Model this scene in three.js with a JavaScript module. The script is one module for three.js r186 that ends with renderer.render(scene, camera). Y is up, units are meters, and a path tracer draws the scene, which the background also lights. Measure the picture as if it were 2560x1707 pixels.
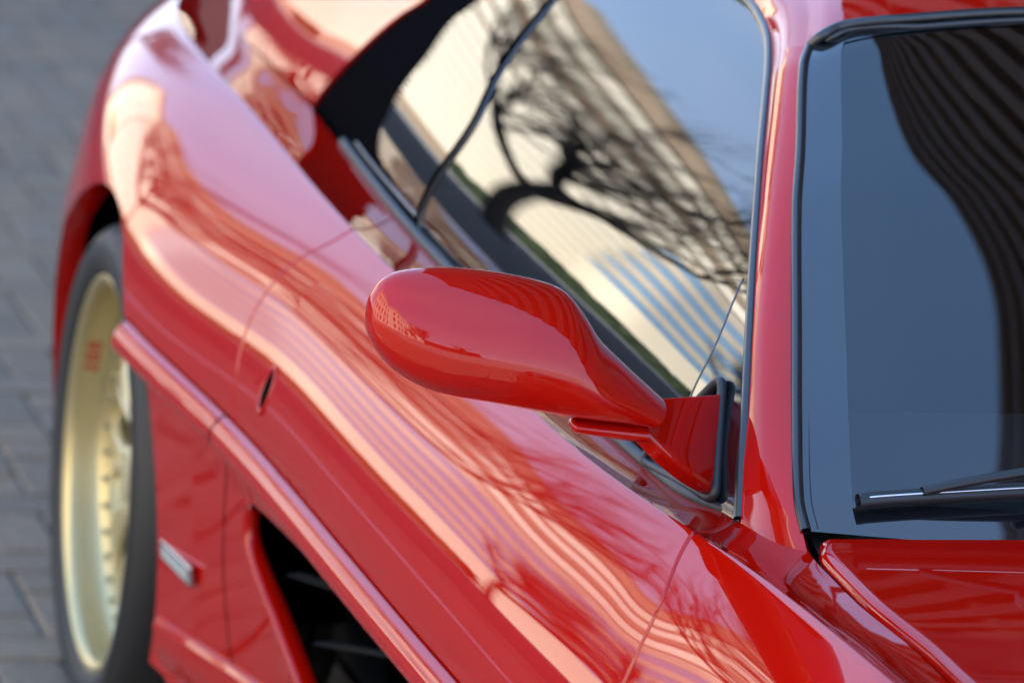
import * as THREE from 'three';
import { mergeGeometries } from 'three/addons/utils/BufferGeometryUtils.js';
import { RoundedBoxGeometry } from 'three/addons/geometries/RoundedBoxGeometry.js';
import { ImprovedNoise } from 'three/addons/math/ImprovedNoise.js';

/* ---------------------------------------------------------------- camera, sky, sun, exposure */
const scene = new THREE.Scene();
const camera = new THREE.PerspectiveCamera(8.8738, 1024 / 682, 0.1, 900);
camera.position.set(-2.045, 1.802, 5.0615);
{
  const yaw = -0.3107, pitch = 0.2401;
  const f = new THREE.Vector3(-Math.sin(yaw) * Math.cos(pitch), -Math.sin(pitch), -Math.cos(yaw) * Math.cos(pitch));
  camera.lookAt(camera.position.clone().add(f));
  camera.rotateZ(0.10);
}
camera.focus = 3.66;
camera.userData.fStop = 6.3;
const renderer = new THREE.WebGLRenderer({ antialias: true });
renderer.setSize(1024, 682);
renderer.toneMapping = THREE.LinearToneMapping;
renderer.toneMappingExposure = 5.4;
renderer.shadowMap.enabled = true;
const noise = new ImprovedNoise();
const fbm = (x, y, z, o = 4) => { let a = 0.5, s = 0; for (let i = 0; i < o; i++) { s += a * noise.noise(x, y, z); x *= 2.03; y *= 2.03; z *= 2.03; a *= 0.5; } return s; };
{ // clear blue sky, paler towards the horizon, with thin high cloud
  const W = 1024, H = 512, d = new Float32Array(W * H * 4);
  for (let j = 0; j < H; j++) for (let i = 0; i < W; i++) {
    const el = ((j + 0.5) / H - 0.5) * Math.PI, az = ((i + 0.5) / W - 0.5) * 2 * Math.PI;
    const s = Math.max(0, Math.sin(el)), k = Math.pow(1 - s, 4.0);
    const X = Math.cos(el) * Math.cos(az), Z = Math.cos(el) * Math.sin(az), q = 1 / (s + 0.22);
    let c = fbm(X * q * 1.1 + 3.1, Z * q * 1.1, 7.3, 5);
    c = Math.min(1, Math.max(0, c * 2.4 + 0.05)) * 0.22;
    const base = [0.125 + 0.31 * k, 0.235 + 0.29 * k, 0.45 + 0.20 * k], cl = [0.50, 0.51, 0.54];
    for (let n = 0; n < 3; n++) d[(j * W + i) * 4 + n] = el < 0 ? 0.06 : base[n] * (1 - c) + cl[n] * c;
    d[(j * W + i) * 4 + 3] = 1;
  }
  const t = new THREE.DataTexture(d, W, H, THREE.RGBAFormat, THREE.FloatType);
  t.mapping = THREE.EquirectangularReflectionMapping; t.magFilter = THREE.LinearFilter; t.minFilter = THREE.LinearFilter; t.needsUpdate = true;
  scene.background = t; scene.environment = t;
}
const sun = new THREE.DirectionalLight(new THREE.Color(1.0, 0.93, 0.82), 5);
sun.position.set(70, 43, 23); sun.target.position.set(0, 0, -40);
sun.castShadow = true; sun.shadow.mapSize.set(4096, 4096);
Object.assign(sun.shadow.camera, { left: -70, right: 70, top: 70, bottom: -70, near: 1, far: 220 });
scene.add(sun, sun.target);

/* ---------------------------------------------------------------- helpers */
const V = (x, y, z) => new THREE.Vector3(x, y, z);
const lerp = (a, b, t) => a + (b - a) * t, clamp = (x, a, b) => Math.min(b, Math.max(a, x));
let seed = 20240607;
const rnd = () => { seed = (seed + 0x6D2B79F5) | 0; let t = Math.imul(seed ^ (seed >>> 15), 1 | seed); t = (t + Math.imul(t ^ (t >>> 7), 61 | t)) ^ t; return ((t ^ (t >>> 14)) >>> 0) / 4294967296; };
const lin = (r, g, b) => new THREE.Color().setRGB(r, g, b);
const used = {};
const numbered = n => { const k = used[n] = (used[n] ?? -1) + 1; return k ? `${n}_${String(k).padStart(3, '0')}` : n; };
function tag(o, label, category, group, kind) { if (label) o.userData.label = label; if (category) o.userData.category = category; if (group) o.userData.group = group; if (kind) o.userData.kind = kind; return o; }
function part(name, geo, mat, parent) { const m = new THREE.Mesh(geo, mat); m.name = name; m.castShadow = m.receiveShadow = true; parent.add(m); return m; }
function thing(name, label, category, group) { const o = new THREE.Group(); o.name = numbered(name); tag(o, label, category, group); scene.add(o); return o; }
function sp(k) { // smooth curve through [x, y] knots
  const n = k.length, m = k.map((_, i) => { const a = k[Math.max(i - 1, 0)], b = k[Math.min(i + 1, n - 1)]; return (b[1] - a[1]) / (b[0] - a[0]); });
  return x => {
    if (x <= k[0][0]) return k[0][1] + m[0] * (x - k[0][0]);
    if (x >= k[n - 1][0]) return k[n - 1][1] + m[n - 1] * (x - k[n - 1][0]);
    let i = 0; while (k[i + 1][0] < x) i++;
    const h = k[i + 1][0] - k[i][0], t = (x - k[i][0]) / h, t2 = t * t, t3 = t2 * t;
    return (2 * t3 - 3 * t2 + 1) * k[i][1] + (t3 - 2 * t2 + t) * h * m[i] + (3 * t2 - 2 * t3) * k[i + 1][1] + (t3 - t2) * h * m[i + 1];
  };
}
function cs(k) { // natural cubic spline: no jumps of curvature
  const n = k.length, a = new Array(n).fill(0), u = new Array(n).fill(0);
  for (let i = 1; i < n - 1; i++) { const g = (k[i][0] - k[i - 1][0]) / (k[i + 1][0] - k[i - 1][0]), p = g * a[i - 1] + 2; a[i] = (g - 1) / p; const d = (k[i + 1][1] - k[i][1]) / (k[i + 1][0] - k[i][0]) - (k[i][1] - k[i - 1][1]) / (k[i][0] - k[i - 1][0]); u[i] = (6 * d / (k[i + 1][0] - k[i - 1][0]) - g * u[i - 1]) / p; }
  for (let i = n - 2; i >= 0; i--) a[i] = a[i] * a[i + 1] + u[i];
  return x => { let i = 0; while (i < n - 2 && k[i + 1][0] < x) i++; const h = k[i + 1][0] - k[i][0], A = (k[i + 1][0] - x) / h, B = (x - k[i][0]) / h; if (A > 1) { const m = (k[1][1] - k[0][1]) / h - h * (2 * a[0] + a[1]) / 6; return k[0][1] + m * (x - k[0][0]); } if (B > 1) { const m = (k[n - 1][1] - k[n - 2][1]) / h + h * (a[n - 2] + 2 * a[n - 1]) / 6; return k[n - 1][1] + m * (x - k[n - 1][0]); } return A * k[i][1] + B * k[i + 1][1] + ((A * A * A - A) * a[i] + (B * B * B - B) * a[i + 1]) * h * h / 6; };
}
function sp3(pts) { // smooth 3D curve over t in 0..1, by chord length
  const L = [0]; for (let i = 1; i < pts.length; i++) L.push(L[i - 1] + Math.hypot(pts[i][0] - pts[i - 1][0], pts[i][1] - pts[i - 1][1], pts[i][2] - pts[i - 1][2]));
  const f = [0, 1, 2].map(a => sp(pts.map((p, i) => [L[i] / L[L.length - 1], p[a]])));
  return t => [f[0](t), f[1](t), f[2](t)];
}
// a surface from rows of points; the normals come from the function itself
function surf(fn, nu, nv, { out = [-1, 0.3, 0], us, vs, du = 1e-3, dv = 1e-3, uv = null } = {}) {
  const U = us || Array.from({ length: nu + 1 }, (_, i) => i / nu), W = vs || Array.from({ length: nv + 1 }, (_, i) => i / nv);
  const pos = [], nor = [], tex = [], idx = [], o = typeof out === 'function' ? null : V(...out);
  const a = V(), b = V(), c = V(), d = V(), n = V();
  let score = 0;
  const wv = W.length;
  for (const u of U) for (const v of W) {
    const p = fn(u, v); pos.push(...p);
    a.set(...fn(Math.min(u + du, U[U.length - 1]), v)); b.set(...fn(Math.max(u - du, U[0]), v)); c.set(...fn(u, Math.min(v + dv, W[wv - 1]))); d.set(...fn(u, Math.max(v - dv, W[0])));
    a.sub(b); c.sub(d); n.crossVectors(a, c);
    if (n.lengthSq() < 1e-22) n.set(0, 0, 0); else n.normalize();
    nor.push(n.x, n.y, n.z); tex.push(u, v);
    const h = o || V(...out(p)); score += n.dot(h);
  }
  const flip = score < 0;
  if (flip) for (let i = 0; i < nor.length; i++) nor[i] = -nor[i];
  for (let i = 0; i < U.length - 1; i++) for (let j = 0; j < wv - 1; j++) {
    const p = i * wv + j, q = p + wv;
    if (flip) idx.push(p, p + 1, q, q, p + 1, q + 1); else idx.push(p, q, p + 1, q, q + 1, p + 1);
  }
  // poles: borrow the neighbour's normal
  for (let i = 0; i < U.length; i++) for (let j = 0; j < wv; j++) { const k = (i * wv + j) * 3; if (!nor[k] && !nor[k + 1] && !nor[k + 2]) { const i2 = i ? i - 1 : 1, k2 = (i2 * wv + j) * 3; nor[k] = nor[k2]; nor[k + 1] = nor[k2 + 1]; nor[k + 2] = nor[k2 + 2] || 1e-6; } }
  const g = new THREE.BufferGeometry();
  g.setAttribute('position', new THREE.Float32BufferAttribute(pos, 3)); g.setAttribute('normal', new THREE.Float32BufferAttribute(nor, 3)); g.setAttribute('uv', new THREE.Float32BufferAttribute(tex, 2)); g.setIndex(idx);
  return g;
}
function mirrored(g) { // the same piece for the other side of the car
  const m = g.clone(), p = m.attributes.position, n = m.attributes.normal, ix = m.index;
  for (let i = 0; i < p.count; i++) { p.setX(i, -p.getX(i)); n.setX(i, -n.getX(i)); }
  if (ix) { const a = ix.array; for (let i = 0; i < a.length; i += 3) { const t = a[i]; a[i] = a[i + 1]; a[i + 1] = t; } }
  return m;
}
class C3 extends THREE.Curve { constructor(f) { super(); this.f = f; } getPoint(t, o = V()) { return o.set(...this.f(t)); } }
const tube = (f, r, n = 80, s = 10, closed = false) => new THREE.TubeGeometry(new C3(f), n, r, s, closed);
const merge = l => mergeGeometries(l.map(g => { const q = g.index ? g.toNonIndexed() : g; for (const k of Object.keys(q.attributes)) if (!['position', 'normal', 'uv'].includes(k)) q.deleteAttribute(k); return q; }));
const box = (w, h, d, x, y, z) => new THREE.BoxGeometry(w, h, d).translate(x, y, z);
function texture(w, h, fn, srgb = false) { const d = new Uint8Array(w * h * 4); for (let j = 0; j < h; j++) for (let i = 0; i < w; i++) { const c = fn(i / w, j / h); for (let k = 0; k < 3; k++) d[(j * w + i) * 4 + k] = clamp(c[k] * 255, 0, 255); d[(j * w + i) * 4 + 3] = 255; } const t = new THREE.DataTexture(d, w, h); t.wrapS = t.wrapT = THREE.RepeatWrapping; t.magFilter = THREE.LinearFilter; t.minFilter = THREE.LinearFilter; if (srgb) t.colorSpace = THREE.SRGBColorSpace; t.needsUpdate = true; return t; }
const tile = (u, v, f, o = 4) => { // seamless noise
  const a = fbm(u * f, v * f, 1.7, o), b = fbm((u - 1) * f, v * f, 1.7, o), c = fbm(u * f, (v - 1) * f, 1.7, o), e = fbm((u - 1) * f, (v - 1) * f, 1.7, o);
  return lerp(lerp(a, b, u), lerp(c, e, u), v);
};

/* ---------------------------------------------------------------- materials */
const std = (c, r, m = 0, x = {}) => new THREE.MeshStandardMaterial({ color: c, roughness: r, metalness: m, ...x });
const phys = (c, r, m = 0, x = {}) => new THREE.MeshPhysicalMaterial({ color: c, roughness: r, metalness: m, ...x });
const grain = texture(512, 512, (u, v) => { const n = 0.78 + 0.55 * tile(u, v, 9, 5) + 0.10 * (rnd() - 0.5); return [n, n, n]; });
const rough = texture(256, 256, (u, v) => { const n = 0.5 + 0.7 * tile(u, v, 22, 4) + 0.25 * (rnd() - 0.5); return [n, n, n]; });
const M = {
  paint: phys(lin(0.37, 0.0036, 0.0010), 0.5, 0, { clearcoat: 1, clearcoatRoughness: 0.004, ior: 1.5, specularIntensity: 0.0 }),
  rubber: std(lin(0.014, 0.016, 0.020), 0.5),
  seal: phys(lin(0.012, 0.013, 0.016), 0.28, 0, { clearcoat: 0.4, clearcoatRoughness: 0.2 }),
  tyre: std(lin(0.014, 0.0145, 0.016), 0.6, 0, { bumpMap: rough, bumpScale: 0.0006 }),
  trim: std(lin(0.10, 0.11, 0.13), 0.35, 0.7),
  plastic: std(lin(0.010, 0.010, 0.011), 0.45),
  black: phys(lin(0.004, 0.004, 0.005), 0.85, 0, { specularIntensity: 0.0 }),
  dark: std(lin(0.012, 0.012, 0.013), 0.75),
  gold: std(lin(0.52, 0.44, 0.235), 0.38, 0.75),
  goldface: std(lin(0.60, 0.53, 0.33), 0.4, 0.6),
  steel: std(lin(0.62, 0.63, 0.64), 0.25, 1),
  brake: std(lin(0.25, 0.24, 0.23), 0.45, 1),
  decal: std(lin(0.42, 0.035, 0.02), 0.5),
  sideglass: phys(lin(0.10, 0.115, 0.12), 0, 0, { transmission: 1, thickness: 0, ior: 1.95 }),
  windshield: phys(lin(0.46, 0.49, 0.50), 0, 0, { transmission: 1, thickness: 0, ior: 1.66 }),
  frit: phys(lin(0.006, 0.007, 0.010), 0.02, 0, { clearcoat: 1, clearcoatRoughness: 0 }),
  mirrorglass: std(lin(0.85, 0.87, 0.88), 0.02, 1),
  leather: std(lin(0.03, 0.027, 0.025), 0.6),
  dash: std(lin(0.045, 0.046, 0.05), 0.85),
};

/* ---------------------------------------------------------------- ground: herringbone pavers */
const ground = new THREE.Group(); ground.name = 'paved_ground'; ground.userData.kind = 'structure'; ground.position.y = 0.021; scene.add(ground);
part('paving_bed', new THREE.PlaneGeometry(900, 900).rotateX(-Math.PI / 2).translate(0, -0.014, -60), std(lin(0.055, 0.055, 0.052), 0.95), ground);
const paverTones = [[0.240, 0.188, 0.134], [0.268, 0.203, 0.136], [0.252, 0.187, 0.124], [0.205, 0.166, 0.120], [0.275, 0.203, 0.134], [0.226, 0.174, 0.119]];
const paverMats = paverTones.map((c, i) => { const t = grain.clone(); t.repeat.set(1.3, 0.9); t.offset.set(i * 0.37, i * 0.21); t.needsUpdate = true; return std(lin(...c), 0.82, 0, { map: t, bumpMap: t, bumpScale: 0.0012 }); });
{
  const u = 0.092, gap = 0.005, h = 0.05;
  const one = [0, 1, 2].map(k => new RoundedBoxGeometry(2 * u - gap - k * 0.0006, h, u - gap - k * 0.0005, 1, 0.006));
  const spots = [];
  for (let i = -190; i < 190; i++) for (let j = -190; j < 190; j++) { // 90 degree herringbone
    const k = ((i - j) % 4 + 4) % 4;
    if (k === 0) spots.push([(i + 1) * u, (j + 0.5) * u, 0]); else if (k === 2) spots.push([(i + 0.5) * u, (j) * u, 1]);
  }
  const cam = camera.clone(); cam.updateMatrixWorld(); cam.aspect = 1024 / 682; cam.updateProjectionMatrix();
  const seen = p => { const q = V(p[0], 0, p[1]).project(cam); return q.x > -1.06 && q.x < -0.52 && Math.abs(q.y) < 1.06 && q.x < -0.83 + 0.35 * Math.max(0, q.y); };
  let near = spots.filter(p => Math.abs(p[0]) < 17 && seen(p)).sort((a, b) => b[1] - a[1]).slice(0, 300);
  const keep = new Set(near);
  near.forEach((p, n) => { const m = part(numbered('paver'), one[n % 3], paverMats[Math.floor(rnd() * 6)], ground); m.position.set(p[0], -h / 2 + (rnd() - 0.5) * 0.0025, p[1]); m.rotation.set((rnd() - 0.5) * 0.012, p[2] ? Math.PI / 2 : 0, (rnd() - 0.5) * 0.008); });
  const rest = spots.filter(p => !keep.has(p) && p[0] > -9 && p[0] < 5 && p[1] > -5.45 && p[1] < 6);
  const im = new THREE.InstancedMesh(one[0], std(lin(1, 1, 1), 0.82, 0, { map: grain }), rest.length); im.name = 'paver_field'; im.userData.kind = 'stuff';
  const q = new THREE.Matrix4();
  rest.forEach((p, n) => { q.makeRotationY(p[2] ? Math.PI / 2 : 0).setPosition(p[0], -h / 2 + (rnd() - 0.5) * 0.003, p[1]); im.setMatrixAt(n, q); im.setColorAt(n, lin(...paverTones[Math.floor(rnd() * 6)])); });
  im.castShadow = im.receiveShadow = true; ground.add(im);
  part('far_paving', new THREE.PlaneGeometry(400, 400).rotateX(-Math.PI / 2).translate(0, -0.010, -60), std(lin(0.34, 0.32, 0.29), 0.9, 0, { map: (() => { const t = grain.clone(); t.repeat.set(160, 160); t.needsUpdate = true; return t; })() }), ground);
}

/* ---------------------------------------------------------------- the car: guide curves (metres; z forward from the rear axle, the car's right side is -x) */
const car = thing('sports_car', 'glossy red two seat sports car with gold deep dish wheels parked on grey pavers', 'car');
const R_ARCH = 0.352, Y_AX = 0.331, Z_AX = 0.03;
const xc = cs([[-1.0, -0.62], [-0.5, -0.765], [-0.2, -0.7985], [0.2, -0.8135], [0.55, -0.8275], [0.9, -0.8335], [1.25, -0.836], [1.5, -0.8385], [1.66, -0.8335], [1.7906, -0.826], [1.887, -0.8189], [2.0379, -0.8154], [2.2308, -0.8167], [2.6, -0.805], [3.0, -0.74], [3.3, -0.62]]);
const yc = cs([[-1.0, 0.772], [-0.5, 0.803], [-0.1, 0.809], [0.4, 0.801], [0.8, 0.796], [1.2, 0.793], [1.5, 0.794], [1.75, 0.803], [1.95, 0.813], [2.15, 0.822], [2.4, 0.825], [2.85, 0.765], [3.3, 0.6]]);
const xs = cs([[-1.0, -0.70], [-0.7, -0.815], [-0.4, -0.912], [-0.1, -0.967], [0.12, -0.977], [0.4, -0.967], [0.68, -0.947], [1.0, -0.940], [1.4, -0.937], [1.75, -0.931], [2.0, -0.929], [2.3, -0.930], [2.7, -0.916], [3.0, -0.86], [3.3, -0.72]]);
const YS = 0.59, ys = z => YS - 0.12 * clamp((z - 2.5) / 0.8, 0, 1);
const phT = cs([[-1, 66], [-0.4, 70], [0, 69], [0.35, 62], [0.7, 53], [1.0, 49], [1.3, 47], [1.55, 44], [1.75, 43], [1.95, 46], [2.3, 52], [3.3, 60]]);
const phB = cs([[-1, 8], [-0.4, 14], [0, 14], [0.3, 5], [0.6, -2], [0.9, -5], [1.3, -5], [1.6, -3], [1.8, 0], [2.3, 4], [3.3, 0]]);
const ysh = sp([[-1.0, 0.765], [-0.3, 0.796], [0.1, 0.792], [0.4, 0.786], [0.8, 0.782], [1.3, 0.78], [1.5, 0.782], [1.6, 0.785], [1.7, 0.792], [1.77, 0.799], [1.86, 0.797], [2.1, 0.79], [2.4, 0.782], [3.0, 0.71]]);
const xbSide = sp([[-1.0, -0.52], [-0.7, -0.63], [-0.4018, -0.6956], [0.0392, -0.7134], [0.3425, -0.734], [0.5982, -0.7517], [0.8009, -0.7602], [1.1, -0.7745], [1.4271, -0.7786], [1.5604, -0.7788], [1.641, -0.7767], [1.6936, -0.7639], [1.7158, -0.7556]]);
const xbFront = sp([[1.6858, -0.7616], [1.7158, -0.7556], [1.7558, -0.7416], [1.7884, -0.7234], [1.8323, -0.7341], [1.883, -0.7368], [1.9622, -0.7375], [2.0557, -0.7305], [2.1513, -0.7295], [2.6, -0.69], [3.3, -0.57]]);
const xin = z => z < 1.7158 ? xbSide(z) : xbFront(z);
// body section at z: w -1..0 is the flat shelf under the windows, 0..1 the flank, 1..2 below it
const FIL = 0.03;
function flankPt(z, s) {
  const c = [xc(z), yc(z)], b = [xs(z), ys(z)], ft = phT(z) * Math.PI / 180, fb = phB(z) * Math.PI / 180;
  if (s > 1) { const t = s - 1; return [b[0] + 0.045 * t * t - Math.sin(fb) * 0.1 * t, b[1] - 0.36 * t]; }
  const L = Math.hypot(c[0] - b[0], c[1] - b[1]), q = clamp((0.75 - z) / 0.6, 0, 1), k = L * (0.42 + 0.10 * q), k2 = L * (0.27 - 0.05 * q);
  const p1 = [c[0] - k * Math.sin(ft), c[1] - k * Math.cos(ft)], p2 = [b[0] + k2 * Math.sin(fb), b[1] + k2 * Math.cos(fb)], m = 1 - s;
  return [0, 1].map(i => m * m * m * c[i] + 3 * m * m * s * p1[i] + 3 * m * s * s * p2[i] + s * s * s * b[i]);
}
const dip = z => 0.003 + 0.012 * clamp((z - 1.7) / 0.3, 0, 1);
function shelfPt(z, t) { // t 0 at the crease, 1 at the window
  const x0 = xc(z), x1 = xin(z); return [lerp(x0, x1, t), lerp(yc(z), ysh(z), t) - dip(z) * Math.sin(Math.PI * t)];
}
function bodyPt(z, w) {
  let q;
  if (w <= -FIL) q = shelfPt(z, -w);
  else if (w >= FIL) q = flankPt(z, w);
  else { const a = shelfPt(z, FIL), b = flankPt(z, FIL), c = [xc(z), yc(z)], t = (w + FIL) / (2 * FIL), m = 1 - t; q = [0, 1].map(i => m * m * a[i] + 2 * m * t * c[i] + t * t * b[i]); }
  return [q[0], q[1], z];
}
const bodyNormal = (z, w) => { const e = 1e-3, a = V(...bodyPt(z + e, w)).sub(V(...bodyPt(z - e, w))), b = V(...bodyPt(z, w + e)).sub(V(...bodyPt(z, w - e))); const n = a.cross(b).normalize(); if (n.x * -1 + n.y < 0) n.negate(); return n; };
const wAtY = (z, y) => { let a = 0, b = 2; for (let i = 0; i < 40; i++) { const m = (a + b) / 2; if (flankPt(z, m)[1] > y) a = m; else b = m; } return a; };
// a body panel: columns over u, section over v; ends rolled in at the shut lines
function panel(zAt, wLow, { nu = 150, rollA = true, rollB = true, us } = {}) {
  const U = us || Array.from({ length: nu + 1 }, (_, i) => i / nu);
  const base = []; for (let i = 0; i <= 12; i++) base.push(-1 + (1 - FIL) * i / 12); for (let i = 1; i <= 10; i++) base.push(-FIL + 2 * FIL * i / 10); for (let i = 1; i <= 46; i++) base.push(FIL + (1 - FIL) * i / 46);
  const cols = [];
  const col = (u, dz, depth, nz) => {
    const c = [];
    for (const b of base) {
      const z0 = zAt(u, b), lo = wLow(z0), w = b > FIL ? FIL + (b - FIL) / (1 - FIL) * (lo - FIL) : b;
      const z = zAt(u, w), p = V(...bodyPt(z, w)), n = bodyNormal(z, w); p.addScaledVector(n, -depth); p.z += dz;
      if (nz) { n.multiplyScalar(1 - Math.abs(nz)); n.z += nz; n.normalize(); }
      c.push([p, n]);
    }
    return c;
  };
  if (rollA) cols.push(col(U[0], -0.0022, 0.016, -0.95), col(U[0], -0.0022, 0.003, -0.8), col(U[0], -0.0012, 0.0008, -0.45));
  for (const u of U) cols.push(col(u, 0, 0, 0));
  if (rollB) cols.push(col(1, 0.0012, 0.0008, 0.45), col(1, 0.0022, 0.003, 0.8), col(1, 0.0022, 0.016, 0.95));
  const pos = [], nor = [], uv = [], idx = [], nb = base.length;
  cols.forEach((c, i) => c.forEach(([p, n], j) => { pos.push(p.x, p.y, p.z); nor.push(n.x, n.y, n.z); uv.push(i, j); }));
  for (let i = 0; i < cols.length - 1; i++) for (let j = 0; j < nb - 1; j++) { const p = i * nb + j, q = p + nb; idx.push(p, p + 1, q, q, p + 1, q + 1); }
  // winding to agree with the normals
  const A = cols[4][30][0], B = cols[4][31][0], Cc = cols[5][30][0], nn = B.clone().sub(A).cross(Cc.clone().sub(A));
  if (nn.dot(cols[4][30][1]) < 0) for (let i = 0; i < idx.length; i += 3) { const t = idx[i]; idx[i] = idx[i + 1]; idx[i + 1] = t; }
  const g = new THREE.BufferGeometry(); g.setAttribute('position', new THREE.Float32BufferAttribute(pos, 3)); g.setAttribute('normal', new THREE.Float32BufferAttribute(nor, 3)); g.setAttribute('uv', new THREE.Float32BufferAttribute(uv, 2)); g.setIndex(idx);
  return g;
}
const GAP = 0.0035;
const seamR = sp([[-1, 0.570], [0, 0.693], [0.25, 0.658], [0.5, 0.66], [0.75, 0.688], [1, 0.715]]);      // rear edge of the door along the section
const seamF = sp([[-1, 1.718], [0, 1.800], [0.25, 1.850], [0.5, 1.878], [0.75, 1.888], [1, 1.89]]);
const wCl = w => clamp(w, -1, 1);
const archY = (z, zc) => { const d = Math.abs(z - zc); return d < R_ARCH ? Y_AX + Math.sqrt(R_ARCH * R_ARCH - d * d) : -1; };

// rear quarter panel
{
  const zs = []; for (let i = 0; i <= 46; i++) zs.push(-1.0 + (1 + Z_AX - R_ARCH - 1e-3) * i / 46); // behind the arch
  for (let i = 0; i <= 60; i++) zs.push(Z_AX - R_ARCH * Math.cos(Math.PI / 2 * i / 60) + 1e-4);
  for (let i = 1; i <= 40; i++) zs.push(Z_AX + 0.24 * Math.sin(Math.PI / 2 * i / 40));
  const z1 = 0.27, n2 = 46; const U = zs.map((z, i) => i / (zs.length + n2)); for (let i = 1; i <= n2; i++) U.push((zs.length - 1 + i) / (zs.length + n2)); const last = U[U.length - 1]; U.forEach((u, i) => U[i] = u / last);
  const key = U.map((u, i) => [u, i]);
  const zAt = (u, w) => { const i = Math.round(u * (U.length - 1)); if (i < zs.length) return zs[i]; return lerp(z1, seamR(wCl(w)) - GAP, (i - zs.length + 1) / n2); };
  const low = z => { const a = archY(z, Z_AX); const y = z < Z_AX - R_ARCH ? 0.235 : z < Z_AX ? Math.max(a, 0.235) : Math.max(YS, a); return wAtY(z, y); };
  const g = panel(zAt, low, { us: U, rollA: false });
  part('rear_quarter_panel', g, M.paint, car); part('rear_quarter_panel', mirrored(g), M.paint, car);
  // rolled arch lip
  const lip = surf((t, v) => { const th = lerp(-0.12, 0.735 * Math.PI + 0.12, t) , z = Z_AX - R_ARCH * Math.cos(th), y = Y_AX + R_ARCH * Math.sin(th); const zz = clamp(z, Z_AX - R_ARCH + 1e-3, Z_AX + R_ARCH), w = wAtY(zz, Math.max(y, 0.24)); const x = flankPt(zz, w)[0]; const r = R_ARCH - 0.004 * Math.sin(v * Math.PI / 2) ; return [x + 0.001 + 0.03 * v, Y_AX + r * Math.sin(th), Z_AX - r * Math.cos(th)]; }, 90, 8, { out: p => [-0.2, Y_AX - p[1], Z_AX - p[2]] });
  const lm = part('arch_lip', lip, M.paint, car); part('arch_lip', mirrored(lip), M.paint, car);
}
const doorR = new THREE.Group(); doorR.name = 'door'; car.add(doorR);
const doorL = new THREE.Group(); doorL.name = 'door'; car.add(doorL);
{
  const g = panel((u, w) => lerp(seamR(wCl(w)) + GAP, seamF(wCl(w)) - GAP, u), z => wAtY(z, ys(z)), { nu: 170 });
  part('door_skin', g, M.paint, doorR); part('door_skin', mirrored(g), M.paint, doorL);
}
{
  const low = z => { const a = archY(z, 2.45); return wAtY(z, Math.max(ys(z), z > 2.45 + R_ARCH ? 0.25 : a)); };
  const g = panel((u, w) => lerp(seamF(wCl(w)) + GAP, 3.3, u), low, { nu: 190, rollB: false });
  part('front_fender', g, M.paint, car); part('front_fender', mirrored(g), M.paint, car);
}

/* strake: a rounded rib along the flank, with a groove above it */
const zStr = [0.283, 2.12];
const strake = (za, zb) => surf((u, v) => { // v 0 in the groove, 1 under the rib
  const z = lerp(za, zb, u), x0 = xs(z), P = [[0.016, -0.001], [0.007, -0.002], [-0.005, -0.006], [-0.0135, -0.016], [-0.0165, -0.027], [-0.013, -0.037], [0.003, -0.0425], [0.022, -0.045]];
  const k = v * (P.length - 1), i = Math.min(P.length - 2, Math.floor(k)), t = k - i; const q = j => P[clamp(j, 0, P.length - 1)];
  const cr = a => { const p0 = q(i - 1)[a], p1 = q(i)[a], p2 = q(i + 1)[a], p3 = q(i + 2)[a]; return 0.5 * (2 * p1 + (p2 - p0) * t + (2 * p0 - 5 * p1 + 4 * p2 - p3) * t * t + (3 * p1 - p0 - 3 * p2 + p3) * t * t * t); };
  return [x0 + cr(0), ys(z) + cr(1), z];
}, 60, 35, { out: [-1, 0.4, 0] });
for (const [a, b, host, host2] of [[zStr[0], 0.676, car, car], [0.681, 1.885, doorR, doorL], [1.892, zStr[1], car, car]]) { const g = strake(a, b); part('side_strake', g, M.paint, host); part('side_strake', mirrored(g), M.paint, host2); }
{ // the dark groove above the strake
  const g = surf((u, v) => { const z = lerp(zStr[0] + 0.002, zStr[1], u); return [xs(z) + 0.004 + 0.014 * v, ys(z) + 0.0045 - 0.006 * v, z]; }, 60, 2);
  part('strake_groove', g, M.black, car); part('strake_groove', mirrored(g), M.black, car);
}

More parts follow.
